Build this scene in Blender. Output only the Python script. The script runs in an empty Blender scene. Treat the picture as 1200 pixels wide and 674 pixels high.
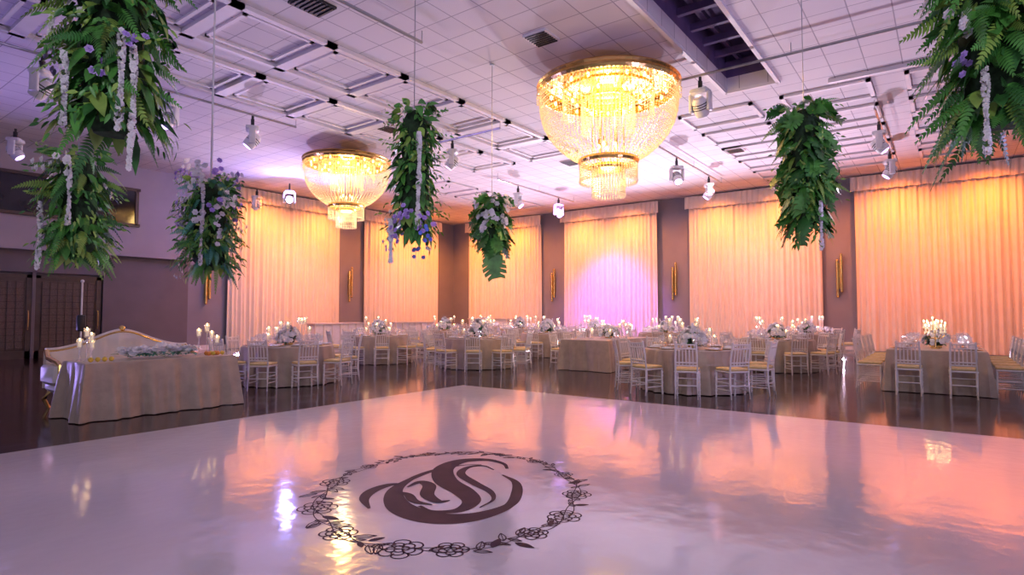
import bpy, math, random
from mathutils import Vector, Matrix
random.seed(7)
pi=math.pi
sc=bpy.context.scene
def col(r,g,b): return (r,g,b,1)
# ------------------------------------------------------------ materials
def mat(name,c,rough=.5,metal=0,emis=None,es=0,spec=None,noise=None,bump=None,coat=0,sheen=0):
    m=bpy.data.materials.new(name); m.use_nodes=True
    nt=m.node_tree; b=nt.nodes['Principled BSDF']
    b.inputs['Base Color'].default_value=col(*c); b.inputs['Roughness'].default_value=rough
    b.inputs['Metallic'].default_value=metal
    if spec is not None: b.inputs['Specular IOR Level'].default_value=spec
    if coat: b.inputs['Coat Weight'].default_value=coat
    if sheen: b.inputs['Sheen Weight'].default_value=sheen
    if emis: b.inputs['Emission Color'].default_value=col(*emis); b.inputs['Emission Strength'].default_value=es
    tc=nt.nodes.new('ShaderNodeTexCoord')
    if noise:
        sc_,amt=noise
        n=nt.nodes.new('ShaderNodeTexNoise'); n.inputs['Scale'].default_value=sc_; n.inputs['Detail'].default_value=4
        nt.links.new(tc.outputs['Object'],n.inputs['Vector'])
        r=nt.nodes.new('ShaderNodeValToRGB')
        r.color_ramp.elements[0].position=.3;r.color_ramp.elements[1].position=.7
        r.color_ramp.elements[0].color=col(*[x*(1-amt) for x in c]); r.color_ramp.elements[1].color=col(*[min(1,x*(1+amt)) for x in c])
        nt.links.new(n.outputs['Fac'],r.inputs['Fac']); nt.links.new(r.outputs['Color'],b.inputs['Base Color'])
    if bump:
        s2,st=bump[:2]
        n=nt.nodes.new('ShaderNodeTexNoise'); n.inputs['Scale'].default_value=s2; n.inputs['Detail'].default_value=3
        nt.links.new(tc.outputs['Object'],n.inputs['Vector'])
        bp=nt.nodes.new('ShaderNodeBump'); bp.inputs['Strength'].default_value=st; bp.inputs['Distance'].default_value=bump[2] if len(bump)>2 else .02
        nt.links.new(n.outputs['Fac'],bp.inputs['Height']); nt.links.new(bp.outputs['Normal'],b.inputs['Normal'])
    return m
def mixmat(name,transp,transl,tc_,gl,gc,rough=.1):
    m=bpy.data.materials.new(name); m.use_nodes=True; nt=m.node_tree; nt.nodes.clear()
    o=nt.nodes.new('ShaderNodeOutputMaterial')
    a=nt.nodes.new('ShaderNodeBsdfTransparent'); t=nt.nodes.new('ShaderNodeBsdfTranslucent'); g=nt.nodes.new('ShaderNodeBsdfGlossy')
    t.inputs['Color'].default_value=col(*tc_); g.inputs['Color'].default_value=col(*gc); g.inputs['Roughness'].default_value=rough
    m1=nt.nodes.new('ShaderNodeMixShader'); m1.inputs[0].default_value=gl/(gl+transl+1e-6)
    nt.links.new(t.outputs[0],m1.inputs[1]); nt.links.new(g.outputs[0],m1.inputs[2])
    m2=nt.nodes.new('ShaderNodeMixShader'); m2.inputs[0].default_value=transp
    nt.links.new(m1.outputs[0],m2.inputs[1]); nt.links.new(a.outputs[0],m2.inputs[2])
    nt.links.new(m2.outputs[0],o.inputs[0]); return m

M={}
M['wall']=mat('wall_paint_grey_mauve',(.25,.245,.30),.7,noise=(1.2,.06))
M['wall_dk']=mat('wall_paint_taupe',(.17,.15,.165),.7,noise=(1.5,.08))
M['wall_up']=mat('wall_paint_upper',(.40,.37,.42),.7,noise=(1.2,.05))
M['trim']=mat('trim_white',(.75,.72,.75),.5,noise=(5,.03))
M['curtain']=mat('curtain_voile',(.86,.78,.70),.85,noise=(3,.03),sheen=.1)
M['gold']=mat('gold_metal',(.85,.58,.20),.25,1,noise=(8,.1))
M['golddk']=mat('antique_gold',(.55,.38,.15),.35,.9,noise=(8,.1))
M['black']=mat('matte_black',(.02,.02,.022),.5,noise=(9,.2))
M['white']=mat('chair_lacquer_ivory',(.84,.77,.72),.3,noise=(9,.03))
M['cushion']=mat('cushion_cream_gold',(.78,.58,.26),.7,noise=(20,.08))
M['cloth']=mat('champagne_satin',(.47,.355,.265),.42,noise=(6,.12),bump=(14,.25,.02),sheen=.3)
M['plastic']=mat('fixture_white_plastic',(.72,.72,.75),.35,noise=(10,.05))
M['pipe']=mat('pipe_grey_steel',(.45,.45,.48),.3,.8,noise=(10,.1))
M['leaf1']=mat('leaf_deep_green',(.045,.18,.04),.4,noise=(6,.5))
M['leaf2']=mat('leaf_mid_green',(.09,.31,.055),.4,noise=(6,.4))
M['leaf3']=mat('leaf_lime_green',(.26,.44,.08),.45,noise=(6,.35))
M['leafb']=mat('leaf_blue_green',(.10,.38,.28),.45,noise=(6,.35))
M['moss']=mat('moss_core',(.02,.05,.018),.9,noise=(20,.5))
M['petal']=mat('petal_white',(.92,.90,.92),.6,noise=(12,.05))
M['lilac']=mat('petal_lilac',(.55,.38,.88),.6,noise=(12,.2))
M['blueflower']=mat('petal_blue',(.18,.28,.85),.6,noise=(12,.2))
M['china']=mat('china_white',(.85,.84,.84),.15,noise=(9,.02))
M['candle']=mat('candle_wax',(.9,.85,.75),.5,emis=(1,.75,.4),es=.5,noise=(9,.02))
M['flame']=mat('candle_flame',(1,.7,.3),.5,emis=(1,.62,.22),es=28)
M['bulb']=mat('chandelier_bulb',(1,.8,.4),.5,emis=(1,.66,.18),es=12)
M['glass']=mixmat('clear_glass',.68,.10,(1,1,1),.22,(1,1,1),.05)
M['crystal']=mixmat('crystal_bead',.06,.66,(1,.93,.76),.28,(1,.96,.88),.12)
M['decal']=mat('vinyl_decal_plum',(.06,.028,.05),.55,spec=.12,noise=(5,.2))
M['door']=mat('door_brown',(.07,.048,.04),.4,noise=(4,.2))
M['doorp']=mat('door_panel_lattice',(.12,.085,.07),.45,noise=(60,.4),bump=(60,.6,.02))
M['dark']=mat('dark_glazing',(.015,.015,.02),.08,noise=(2,.3))
M['frame']=mat('window_frame_bronze',(.07,.05,.045),.4,noise=(8,.1))
M['lens']=mat('lens_lit_violet',(.5,.4,1),.2,emis=(.6,.4,1),es=5,noise=(9,.1))
M['lensb']=mat('lens_bright_violet',(.5,.4,1),.2,emis=(.45,.35,1),es=90,noise=(9,.1))
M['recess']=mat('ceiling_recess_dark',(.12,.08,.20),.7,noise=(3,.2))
M['sofa']=mat('sofa_white_leather',(.80,.74,.70),.45,noise=(5,.04))
M['lemon']=mat('lemon_skin',(.85,.60,.08),.4,noise=(20,.1))
M['orange']=mat('orange_skin',(.85,.30,.05),.4,noise=(20,.1))

def ceil_mat():
    m=bpy.data.materials.new('ceiling_tile_grid'); m.use_nodes=True; nt=m.node_tree; b=nt.nodes['Principled BSDF']
    tc=nt.nodes.new('ShaderNodeTexCoord'); br=nt.nodes.new('ShaderNodeTexBrick')
    br.offset=0; br.inputs['Scale'].default_value=1; br.inputs['Brick Width'].default_value=.62; br.inputs['Row Height'].default_value=.62
    br.inputs['Mortar Size'].default_value=.012; br.inputs['Mortar Smooth'].default_value=.3
    br.inputs['Color1'].default_value=col(.75,.72,.76); br.inputs['Color2'].default_value=col(.68,.65,.70); br.inputs['Mortar'].default_value=col(.38,.36,.42)
    nt.links.new(tc.outputs['Object'],br.inputs['Vector']); nt.links.new(br.outputs['Color'],b.inputs['Base Color'])
    n=nt.nodes.new('ShaderNodeTexNoise'); n.inputs['Scale'].default_value=60
    nt.links.new(tc.outputs['Object'],n.inputs['Vector'])
    bp=nt.nodes.new('ShaderNodeBump'); bp.inputs['Strength'].default_value=.3; bp.inputs['Distance'].default_value=.01
    mx=nt.nodes.new('ShaderNodeMath'); mx.operation='MULTIPLY_ADD'; mx.inputs[1].default_value=-1.5
    nt.links.new(br.outputs['Fac'],mx.inputs[0]); nt.links.new(n.outputs['Fac'],mx.inputs[2])
    nt.links.new(mx.outputs[0],bp.inputs['Height']); nt.links.new(bp.outputs['Normal'],b.inputs['Normal'])
    b.inputs['Roughness'].default_value=.75
    return m
M['ceil']=ceil_mat()
def floor_mat():
    m=bpy.data.materials.new('floor_dark_polished_wood'); m.use_nodes=True; nt=m.node_tree; b=nt.nodes['Principled BSDF']
    tc=nt.nodes.new('ShaderNodeTexCoord'); br=nt.nodes.new('ShaderNodeTexBrick')
    br.inputs['Scale'].default_value=1; br.inputs['Brick Width'].default_value=1.6; br.inputs['Row Height'].default_value=.16
    br.inputs['Mortar Size'].default_value=.004
    br.inputs['Color1'].default_value=col(.040,.018,.020); br.inputs['Color2'].default_value=col(.062,.027,.030); br.inputs['Mortar'].default_value=col(.02,.01,.012)
    nt.links.new(tc.outputs['Object'],br.inputs['Vector']); nt.links.new(br.outputs['Color'],b.inputs['Base Color'])
    n=nt.nodes.new('ShaderNodeTexNoise'); n.inputs['Scale'].default_value=3; n.inputs['Detail'].default_value=3
    nt.links.new(tc.outputs['Object'],n.inputs['Vector'])
    bp=nt.nodes.new('ShaderNodeBump'); bp.inputs['Strength'].default_value=.12; bp.inputs['Distance'].default_value=.02
    nt.links.new(n.outputs['Fac'],bp.inputs['Height']); nt.links.new(bp.outputs['Normal'],b.inputs['Normal'])
    b.inputs['Roughness'].default_value=.11; b.inputs['Specular IOR Level'].default_value=.8
    return m
M['floor']=floor_mat()
def dance_mat():
    m=bpy.data.materials.new('dance_floor_glossy_vinyl'); m.use_nodes=True; nt=m.node_tree; b=nt.nodes['Principled BSDF']
    tc=nt.nodes.new('ShaderNodeTexCoord')
    n=nt.nodes.new('ShaderNodeTexNoise'); n.inputs['Scale'].default_value=.9; n.inputs['Detail'].default_value=2
    n2=nt.nodes.new('ShaderNodeTexNoise'); n2.inputs['Scale'].default_value=7; n2.inputs['Detail'].default_value=2
    nt.links.new(tc.outputs['Object'],n.inputs['Vector']); nt.links.new(tc.outputs['Object'],n2.inputs['Vector'])
    r=nt.nodes.new('ShaderNodeValToRGB'); r.color_ramp.elements[0].color=col(.60,.57,.65); r.color_ramp.elements[1].color=col(.68,.65,.72)
    nt.links.new(n.outputs['Fac'],r.inputs['Fac']); nt.links.new(r.outputs['Color'],b.inputs['Base Color'])
    ad=nt.nodes.new('ShaderNodeMath'); ad.operation='MULTIPLY_ADD'; ad.inputs[1].default_value=.3
    nt.links.new(n2.outputs['Fac'],ad.inputs[0]); nt.links.new(n.outputs['Fac'],ad.inputs[2])
    bp=nt.nodes.new('ShaderNodeBump'); bp.inputs['Strength'].default_value=.25; bp.inputs['Distance'].default_value=.03
    nt.links.new(ad.outputs[0],bp.inputs['Height']); nt.links.new(bp.outputs['Normal'],b.inputs['Normal'])
    b.inputs['Roughness'].default_value=.09; b.inputs['Specular IOR Level'].default_value=.8
    return m
M['dance']=dance_mat()

# ------------------------------------------------------------ mesh builder
class MB:
    def __init__(s): s.v=[];s.f=[];s.m=[];s.names=[]
    def mi(s,n):
        if n not in s.names: s.names.append(n)
        return s.names.index(n)
    def add(s,vs,fs,m):
        o=len(s.v); s.v.extend([tuple(x) for x in vs]); k=s.mi(m)
        for f in fs: s.f.append(tuple(i+o for i in f)); s.m.append(k)
    def box(s,c,sz,m,rz=0):
        x,y,z=[a/2 for a in sz]; cs,sn=math.cos(rz),math.sin(rz)
        vs=[]
        for dz in(-z,z):
            for dx,dy in((-x,-y),(x,-y),(x,y),(-x,y)): vs.append((c[0]+dx*cs-dy*sn,c[1]+dx*sn+dy*cs,c[2]+dz))
        s.add(vs,[(3,2,1,0),(4,5,6,7),(0,1,5,4),(1,2,6,5),(2,3,7,6),(3,0,4,7)],m)
    def rbox(s,c,sz,m,r=.03):
        x,y,z=[a/2 for a in sz]; rings=[(-z,r),(-z+r,0),(z-r,0),(z-r*.3,r*.4),(z,r*1.5)]
        vs=[]
        for zz,i in rings:
            X,Y=x-i,y-i; k=r*.8
            for p in((-X+k,-Y),(X-k,-Y),(X,-Y+k),(X,Y-k),(X-k,Y),(-X+k,Y),(-X,Y-k),(-X,-Y+k)): vs.append((c[0]+p[0],c[1]+p[1],c[2]+zz))
        fs=[tuple(range(7,-1,-1)),tuple(range(32,40))]
        for a in range(4):
            for i in range(8): j=(i+1)%8; fs.append((a*8+i,a*8+j,a*8+8+j,a*8+8+i))
        s.add(vs,fs,m)
    def tube(s,pts,r,m,n=6,cap=True):
        pts=[Vector(p) for p in pts]; vs=[];fs=[]
        rr=r if isinstance(r,(list,tuple)) else [r]*len(pts)
        for i,p in enumerate(pts):
            t=(pts[min(i+1,len(pts)-1)]-pts[max(i-1,0)]).normalized()
            a=t.cross(Vector((0,0,1)))
            if a.length<.1: a=t.cross(Vector((1,0,0)))
            a.normalize(); b=t.cross(a)
            for k in range(n):
                an=2*pi*k/n; vs.append(p+(a*math.cos(an)+b*math.sin(an))*rr[i])
        for i in range(len(pts)-1):
            for k in range(n): j=(k+1)%n; fs.append((i*n+k,i*n+j,i*n+n+j,i*n+n+k))
        if cap: fs.append(tuple(range(n-1,-1,-1))); o=(len(pts)-1)*n; fs.append(tuple(range(o,o+n)))
        s.add(vs,fs,m)
    def lathe(s,prof,m,n=12,c=(0,0,0),closed=False):
        vs=[];fs=[]
        for r,z in prof:
            for k in range(n): a=2*pi*k/n; vs.append((c[0]+r*math.cos(a),c[1]+r*math.sin(a),c[2]+z))
        L=len(prof)
        for i in range(L-1 if not closed else L):
            i2=(i+1)%L
            for k in range(n): j=(k+1)%n; fs.append((i*n+k,i*n+j,i2*n+j,i2*n+k))
        s.add(vs,fs,m)
    def ball(s,c,r,m,n=8,h=5,sz=1):
        s.lathe([(r*math.sin(pi*i/h)+1e-4,-r*sz*math.cos(pi*i/h)) for i in range(h+1)],m,n,c)
    def octa(s,c,r,m,h=1.3):
        x,y,z=c
        s.add([(x+r,y,z),(x,y+r,z),(x-r,y,z),(x,y-r,z),(x,y,z+r*h),(x,y,z-r*h)],[(0,1,4),(1,2,4),(2,3,4),(3,0,4),(1,0,5),(2,1,5),(3,2,5),(0,3,5)],m)
    def leaf(s,b,d,up,L,W,m,droop=.3):
        b=Vector(b);d=Vector(d).normalized();sd=d.cross(Vector(up))
        if sd.length<.05: sd=d.cross(Vector((1,0,0)))
        sd.normalize();u=sd.cross(d)
        vs=[];fs=[]
        prof=[(0,.06),(.2,.75),(.45,1),(.72,.68),(1,0.02)]
        for t,w in prof:
            c=b+d*L*t+Vector((0,0,-1))*droop*L*t*t
            vs+= [c-sd*W*.5*w+u*W*.16*w,c,c+sd*W*.5*w+u*W*.16*w]
        for i in range(4):
            o=i*3; fs+=[(o,o+1,o+4,o+3),(o+1,o+2,o+5,o+4)]
        s.add(vs,fs,m)
    def fern(s,b,d,up,L,W,m,droop=.5,n=13):
        b=Vector(b);d=Vector(d).normalized();sd=d.cross(Vector(up))
        if sd.length<.05: sd=d.cross(Vector((1,0,0)))
        sd.normalize()
        vs=[];fs=[]
        P=lambda t:b+d*L*t+Vector((0,0,-1))*droop*L*t*t
        for i in range(n):
            t=.08+.92*i/n; c=P(t); c2=P(t+.75/n); cm=P(t+.35/n); w=W*.5*math.sin(pi*min(1,.18+.82*t))**.7*(1.05-t*.5)
            fw=(c2-c)*.9
            for q in(-1,1):
                o=len(vs); tip=cm+sd*q*w+fw+Vector((0,0,-.12*w))
                vs+=[c,c+(tip-c)*.5-fw*.45,tip,c2+(tip-c2)*.45+fw*.1,c2]
                fs.append((o,o+1,o+2,o+3,o+4))
        s.add(vs,fs,m)
    def monstera(s,b,d,up,L,W,m,droop=.3):
        b=Vector(b);d=Vector(d).normalized();sd=d.cross(Vector(up))
        if sd.length<.05: sd=d.cross(Vector((1,0,0)))
        sd.normalize()
        P=lambda t:b+d*L*t+Vector((0,0,-1))*droop*L*t*t
        vs=[];fs=[];n=6
        for q in(-1,1):
            for i in range(n):
                t0=i/n;t1=(i+1)/n; w0=W*.5*math.sin(pi*(.14+.80*t0))**.6; 
                o=len(vs)
                a=P(t0);c=P(t1)
                vs+=[a,a+sd*q*w0*.45,P(t0+.1)+sd*q*w0*.95+d*L*.02,P(t0+.2)+sd*q*w0*.92+d*L*.04,c+sd*q*w0*.45,c]
                fs.append((o,o+1,o+2,o+3,o+4,o+5))
        s.add(vs,fs,m)
    def rose(s,c,nrm,r,m):
        c=Vector(c);n=Vector(nrm).normalized(); a=n.cross(Vector((.3,.2,1)));a.normalize(); b=n.cross(a)
        for lay,(rr,hh,k) in enumerate(((1,.15,6),(.6,.45,5),(.3,.7,3))):
            for i in range(k):
                an=2*pi*i/k+lay*.5; e=a*math.cos(an)+b*math.sin(an); e2=-a*math.sin(an)+b*math.cos(an)
                s.add([c+n*r*hh*.2, c+e*r*rr*.6-e2*r*rr*.5+n*r*hh*.8, c+e*r*rr+n*r*hh, c+e*r*rr*.6+e2*r*rr*.5+n*r*hh*.8],[(0,1,2,3)],m)
    def clampz(s,z): s.v=[(a,b,max(c,z)) for a,b,c in s.v]
    def obj(s,name,loc=(0,0,0),rz=0,smooth=True,parent=None):
        me=bpy.data.meshes.new(name+'_mesh'); me.from_pydata(s.v,[],s.f)
        for n in s.names: me.materials.append(M[n])
        me.polygons.foreach_set('material_index',s.m)
        me.update()
        if smooth:
            me.polygons.foreach_set('use_smooth',[True]*len(me.polygons))
            try: me.set_sharp_from_angle(angle=math.radians(40))
            except Exception: pass
        return inst(name,me,loc,rz,parent)
def inst(name,me,loc=(0,0,0),rz=0,parent=None,scale=1):
    o=bpy.data.objects.new(name,me); sc.collection.objects.link(o); o.location=loc; o.rotation_euler=(0,0,rz); o.scale=(scale,)*3
    if parent: o.parent=parent
    return o

XB=25.6; YL=23.2; ZC=6.58
# ------------------------------------------------------------ room shell
def simplebox(name,lo,hi,m):
    b=MB(); c=[(l+h)/2 for l,h in zip(lo,hi)]; sz=[h-l for l,h in zip(lo,hi)]
    b.box((0,0,0),sz,m); return b.obj(name,loc=c,smooth=False)
simplebox('floor',(-9,-11,-.2),(XB+.3,YL+.3,0),'floor')
simplebox('wall_back',(XB,-11,0),(XB+.3,YL+.3,ZC+.3),'wall')
b=MB()
b.box(((10.65+XB)/2,YL+.15,ZC/2+.15),(XB-10.65,.3,ZC+.3),'wall')
b.box(((-9+10.65)/2,YL+.15,1.7),(19.65,.3,3.4),'wall_dk')
b.box(((-9+10.65)/2,YL+.02,(3.4+ZC+.3)/2),(19.65,.56,ZC+.3-3.4),'wall_up')
b.obj('wall_left',smooth=False)
b=MB()
rx0,rx1,ry0,ry1=7.2,13.8,2.95,4.0
def cb(x0,x1,y0,y1): b.box(((x0+x1)/2,(y0+y1)/2,ZC+.15),(x1-x0,y1-y0,.3),'ceil')
cb(-9,rx0,-11,YL+.3); cb(rx1,XB+.3,-11,YL+.3); cb(rx0,rx1,-11,ry0); cb(rx0,rx1,ry1,YL+.3)
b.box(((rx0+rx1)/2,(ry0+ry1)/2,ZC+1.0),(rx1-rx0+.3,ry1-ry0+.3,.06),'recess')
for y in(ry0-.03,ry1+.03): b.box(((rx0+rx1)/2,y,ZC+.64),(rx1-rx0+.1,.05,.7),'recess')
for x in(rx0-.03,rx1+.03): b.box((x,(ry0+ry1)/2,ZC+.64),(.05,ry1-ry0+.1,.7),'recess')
b.obj('ceiling',smooth=False)
b=MB()
for i in range(9):
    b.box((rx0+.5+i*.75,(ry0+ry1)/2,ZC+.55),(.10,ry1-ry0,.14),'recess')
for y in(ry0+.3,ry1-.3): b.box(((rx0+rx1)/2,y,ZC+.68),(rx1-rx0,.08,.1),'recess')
for y in (ry0-.05,ry1+.05): b.box(((rx0+rx1)/2,y,ZC-.03),(rx1-rx0+.2,.08,.06),'trim')
for x in (rx0-.05,rx1+.05): b.box((x,(ry0+ry1)/2,ZC-.03),(.08,ry1-ry0+.1,.06),'trim')
b.obj('trim_1',smooth=False)
b=MB()
def frame(x0,x1,y0,y1,w=.13,h=.13,z=ZC):
    b.box(((x0+x1)/2,y0+w/2,z-h/2),(x1-x0,w,h),'trim'); b.box(((x0+x1)/2,y1-w/2,z-h/2),(x1-x0,w,h),'trim')
    b.box((x0+w/2,(y0+y1)/2,z-h/2),(w,y1-y0,h),'trim'); b.box((x1-w/2,(y0+y1)/2,z-h/2),(w,y1-y0,h),'trim')
for i in range(8):
    for j in range(2):
        x0=1.24+i*1.86; y0=9.3+j*2.48
        frame(x0,x0+1.86,y0,y0+1.86,.12,.08); frame(x0+.24,x0+1.62,y0+.24,y0+1.62,.07,.045)
for i in range(5):
    for j in range(3):
        x0=14.88+i*1.86; y0=-1.24+j*2.48
        frame(x0,x0+1.24,y0,y0+1.86,.09,.06)
for i in range(4):
    x0=14.4+i*2.4; frame(x0,x0+1.8,15.5,17.36,.09,.06)
for x in(14.5,7.44): b.box((x,-2.5,ZC-.04),(.12,9,.08),'trim')
b.obj('trim_2',smooth=False)
b=MB()
b.box((XB-.03,6.1,.09),(.06,34,.18),'trim'); b.obj('baseboard_back',smooth=False)
b=MB(); b.box((18,YL-.03,.09),(14.6,.06,.18),'trim'); b.obj('baseboard_left',smooth=False)

def vent(name,x,y,sx,sy,dark=False):
    b=MB()
    b.box((0,0,-.02),(sx,sy,.04),'black' if dark else 'trim')
    n=7
    for i in range(n): b.box((-sx/2+sx*(i+.5)/n,0,-.045),(sx/n*.45,sy*.86,.03),'black')
    b.obj(name,(x,y,ZC),smooth=False)
vent('ceiling_vent',9.0,5.98,.5,.5); vent('ceiling_vent',11.0,12.4,.5,.5); vent('ceiling_vent',18.9,5.3,.6,.6); vent('ceiling_vent',5.75,8.4,.6,.5,True)
vent('ceiling_vent',17.2,10.2,.6,.6)

def door(name,x0,x1):
    b=MB(); w=x1-x0; H=2.62
    b.box((0,0,H/2),(w,.08,H),'door')
    b.box((0,-.05,H-.05),(w,.04,.1),'door'); b.box((0,-.05,.12),(w,.04,.24),'door')
    for s in(-1,1): b.box((s*(w/2-.07),-.05,H/2),(.14,.04,H),'door')
    b.box((0,-.045,H/2+.05),(w-.36,.03,H-.5),'doorp')
    n=7
    for i in range(n+1): b.box((-(w-.36)/2+(w-.36)*i/n,-.065,H/2+.05),(.02,.02,H-.5),'door')
    for i in range(11): b.box((0,-.065,.33+(H-.56)*i/10),(w-.36,.02,.02),'door')
    b.tube([((w/2-.09),-.1,.9),((w/2-.09),-.13,1.0),((w/2-.09),-.13,1.4),((w/2-.09),-.1,1.5)],.015,'golddk')
    b.obj(name,((x0+x1)/2,YL-.06,0),smooth=False)
door('door_1',4.05,5.88); door('door_2',5.96,7.75)
b=MB()
for x in(3.95,5.92,7.85): b.box((x,YL-.08,1.36),(.09,.14,2.72),'wall_dk')
b.box((5.9,YL-.08,2.76),(4.0,.14,.12),'wall_dk'); b.obj('trim_3',smooth=False)
b=MB(); x0,x1,z0,z1=4.6,8.7,4.5,5.75
b.box(((x0+x1)/2,YL-.29,(z0+z1)/2),(x1-x0,.05,z1-z0),'dark')
for z in(z0,z1): b.box(((x0+x1)/2,YL-.31,z),(x1-x0+.2,.1,.1),'frame')
for x in(x0,(x0+x1)/2+.6,x1): b.box((x,YL-.31,(z0+z1)/2),(.1,.1,z1-z0),'frame')
b.obj('window_1',smooth=False)

# ------------------------------------------------------------ curtains
def curtain(axis,a0,a1,seed):
    rnd=random.Random(seed); W=a1-a0; n=int(W*62); b=MB()
    nz=12; ztop=6.05
    ph=[rnd.uniform(0,6.28) for _ in range(4)]
    vs=[];fs=[]
    for k in range(nz+1):
        t=k/nz; z=.02+(ztop-.02)*t
        for i in range(n+1):
            u=i/n*W
            wob=.25*math.sin(u*1.7+ph[0]+t*1.2)
            d=.05*math.sin(u*2*pi/.19+wob*4+ph[1])+.035*math.sin(u*2*pi/.47+ph[2]+t)+.02*math.sin(u*9+ph[3])
            d*=(.75+.35*(1-t))
            vs.append((u-W/2+.01*math.sin(u*23+t*3),-.16+d,z))
    for k in range(nz):
        for i in range(n):
            o=k*(n+1)+i; fs.append((o,o+1,o+n+2,o+n+1))
    b.add(vs,fs,'curtain')
    vs=[];fs=[];n2=int(W*40)
    for k,(z,dd) in enumerate(((5.98,-.36),(6.05,-.36),(6.3,-.35),(6.52,-.34),(6.54,-.05))):
        for i in range(n2+1):
            u=i/n2*(W+.24); d=.022*math.tanh(3*math.sin(u*2*pi/.22))
            if k==4: d=0
            zz=z+(.012*math.sin(u*2*pi/.44) if k==0 else 0)
            vs.append((u-(W+.24)/2,dd+d,zz))
    for k in range(4):
        for i in range(n2):
            o=k*(n2+1)+i; fs.append((o,o+1,o+n2+2,o+n2+1))
    b.add(vs,fs,'curtain')
    c=(a0+a1)/2
    if axis=='x': o=b.obj('drape_curtain',(c,YL,0),0)
    else: o=b.obj('drape_curtain',(XB,c,0),-pi/2)
    return o
LC=[(12.07,17.4),(18.9,24.1)]
BC=[(16.96,21.9),(10.56,15.55),(3.88,9.1),(-2.5,2.73),(-9,-4)]
for i,(a,c) in enumerate(LC): curtain('x',a,c,i)
for i,(a,c) in enumerate(BC): curtain('y',a,c,10+i)

def sconce_mesh():
    b=MB()
    b.box((0,-.03,0),(.2,.04,1.0),'golddk')
    for s,dz in((-1,-.1),(1,.1)):
        b.tube([(s*.07,-.1,-.68+dz),(s*.07,-.1,.68+dz)],.045,'gold',10)
        b.ball((s*.07,-.1,.70+dz),.05,'gold');b.ball((s*.07,-.1,-.70+dz),.05,'gold')
    return b
me=sconce_mesh().obj('wall_sconce',(18.15,YL,2.8)).data
inst('wall_sconce',me,(11.35,YL,2.6))
for y in(3.3,9.83,16.25): inst('wall_sconce',me,(XB,y,2.85),-pi/2)

# ------------------------------------------------------------ dance floor & monogram
simplebox('dance_floor',(-6.5,-8.5,0),(8.7,7.62,.02),'dance')
b=MB()
def cr(P,n=10):
    out=[];P=[Vector((p[0],p[1])) for p in P]
    Q=[P[0]*2-P[1]]+P+[P[-1]*2-P[-2]]
    for i in range(1,len(Q)-2):
        for k in range(n):
            t=k/n;a,b_,c,d=Q[i-1:i+3]
            out.append(.5*((2*b_)+(c-a)*t+(2*a-5*b_+4*c-d)*t*t+(3*b_-a-3*c+d)*t**3))
    out.append(P[-1]); return out
def ribbon(P,w,n=10,z=0,raw=False):
    pts=P if raw else cr(P,n); N=len(pts);vs=[]
    for i,p in enumerate(pts):
        t=pts[min(i+1,N-1)]-pts[max(i-1,0)]; 
        if t.length<1e-6:t=Vector((1,0))
        t.normalize(); s=i/(N-1)
        ww=(w(s) if callable(w) else w)/2
        q=Vector((-t.y,t.x))*ww; vs+=[(p.x+q.x,p.y+q.y,z),(p.x-q.x,p.y-q.y,z)]
    fs=[(2*i,2*i+1,2*i+3,2*i+2) for i in range(N-1)]
    b.add(vs,fs,'decal')
# bold crescent letter, open at the top right
ribbon([(0.42,.46),(0.53,.24),(0.54,-0.05),(0.48,-.35),(0.29,-0.56),(0.07,-0.63),(-0.15,-0.55),(-0.33,-0.34),(-0.42,0.0),(-0.35,.33),(-0.18,.62),(.05,.78),(.22,.80)],lambda s:.02+.20*math.sin(pi*min(1,s*1.08))**1.1*(.40+.60*abs(math.cos(s*6.3))))
# bold flowing S crossing it and its shadow stroke
ribbon([(0.46,0.66),(0.42,0.84),(0.26,0.98),(0.02,0.93),(-0.11,0.66),(-0.05,0.28),(0.12,-0.02),(0.20,-0.26),(0.12,-0.46),(-0.06,-0.48),(-.17,-.36)],lambda s:.03+.17*math.sin(pi*s)**2,z=.0004)
ribbon([(0.34,0.62),(0.24,0.76),(0.10,0.70),(0.06,0.48),(0.20,0.2),(0.33,-0.02),(0.36,-0.22),(.27,-.4)],lambda s:.015+.07*math.sin(pi*s)**2,z=.0008)
ribbon([(-0.34,0.10),(-0.26,.24),(-.17,.14),(-.15,-.1),(-.05,-.26),(.04,-.24)],lambda s:.015+.10*math.sin(pi*s),z=.0012)
ribbon([(-0.40,-.02),(-0.3,-.1),(-.22,-.26),(-.08,-.34)],lambda s:.015+.06*math.sin(pi*s),z=.0016)
ribbon([(-0.36,0.20),(-0.50,0.16),(-0.60,0.0),(-0.61,-.2),(-0.52,-0.42)],lambda s:.02+.08*math.sin(pi*s),z=.0004)
rnd=random.Random(3)
CX,CY,RX,RY=.02,.06,.99,1.22
def loop(cx,cy,pts,w=.012,z=0): ribbon([Vector((cx+p[0],cy+p[1])) for p in pts],w,raw=True,z=z)
def petalrose(cx,cy,r):
    for lay,(k,r0,r1) in enumerate(((6,.55,1),(5,.3,.66),(3,.08,.36))):
        off=rnd.uniform(0,1)
        for i in range(k):
            a=2*pi*(i+off)/k; h=pi/k*1.12
            P=[]
            for s in range(9):
                u=-1+2*s/8; rr=r0+(r1-r0)*(1-u*u)**.5
                P.append((r*rr*math.cos(a+u*h),r*rr*math.sin(a+u*h)))
            loop(cx,cy,P,.012 if r>.08 else .008,z=.0004*lay)
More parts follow.
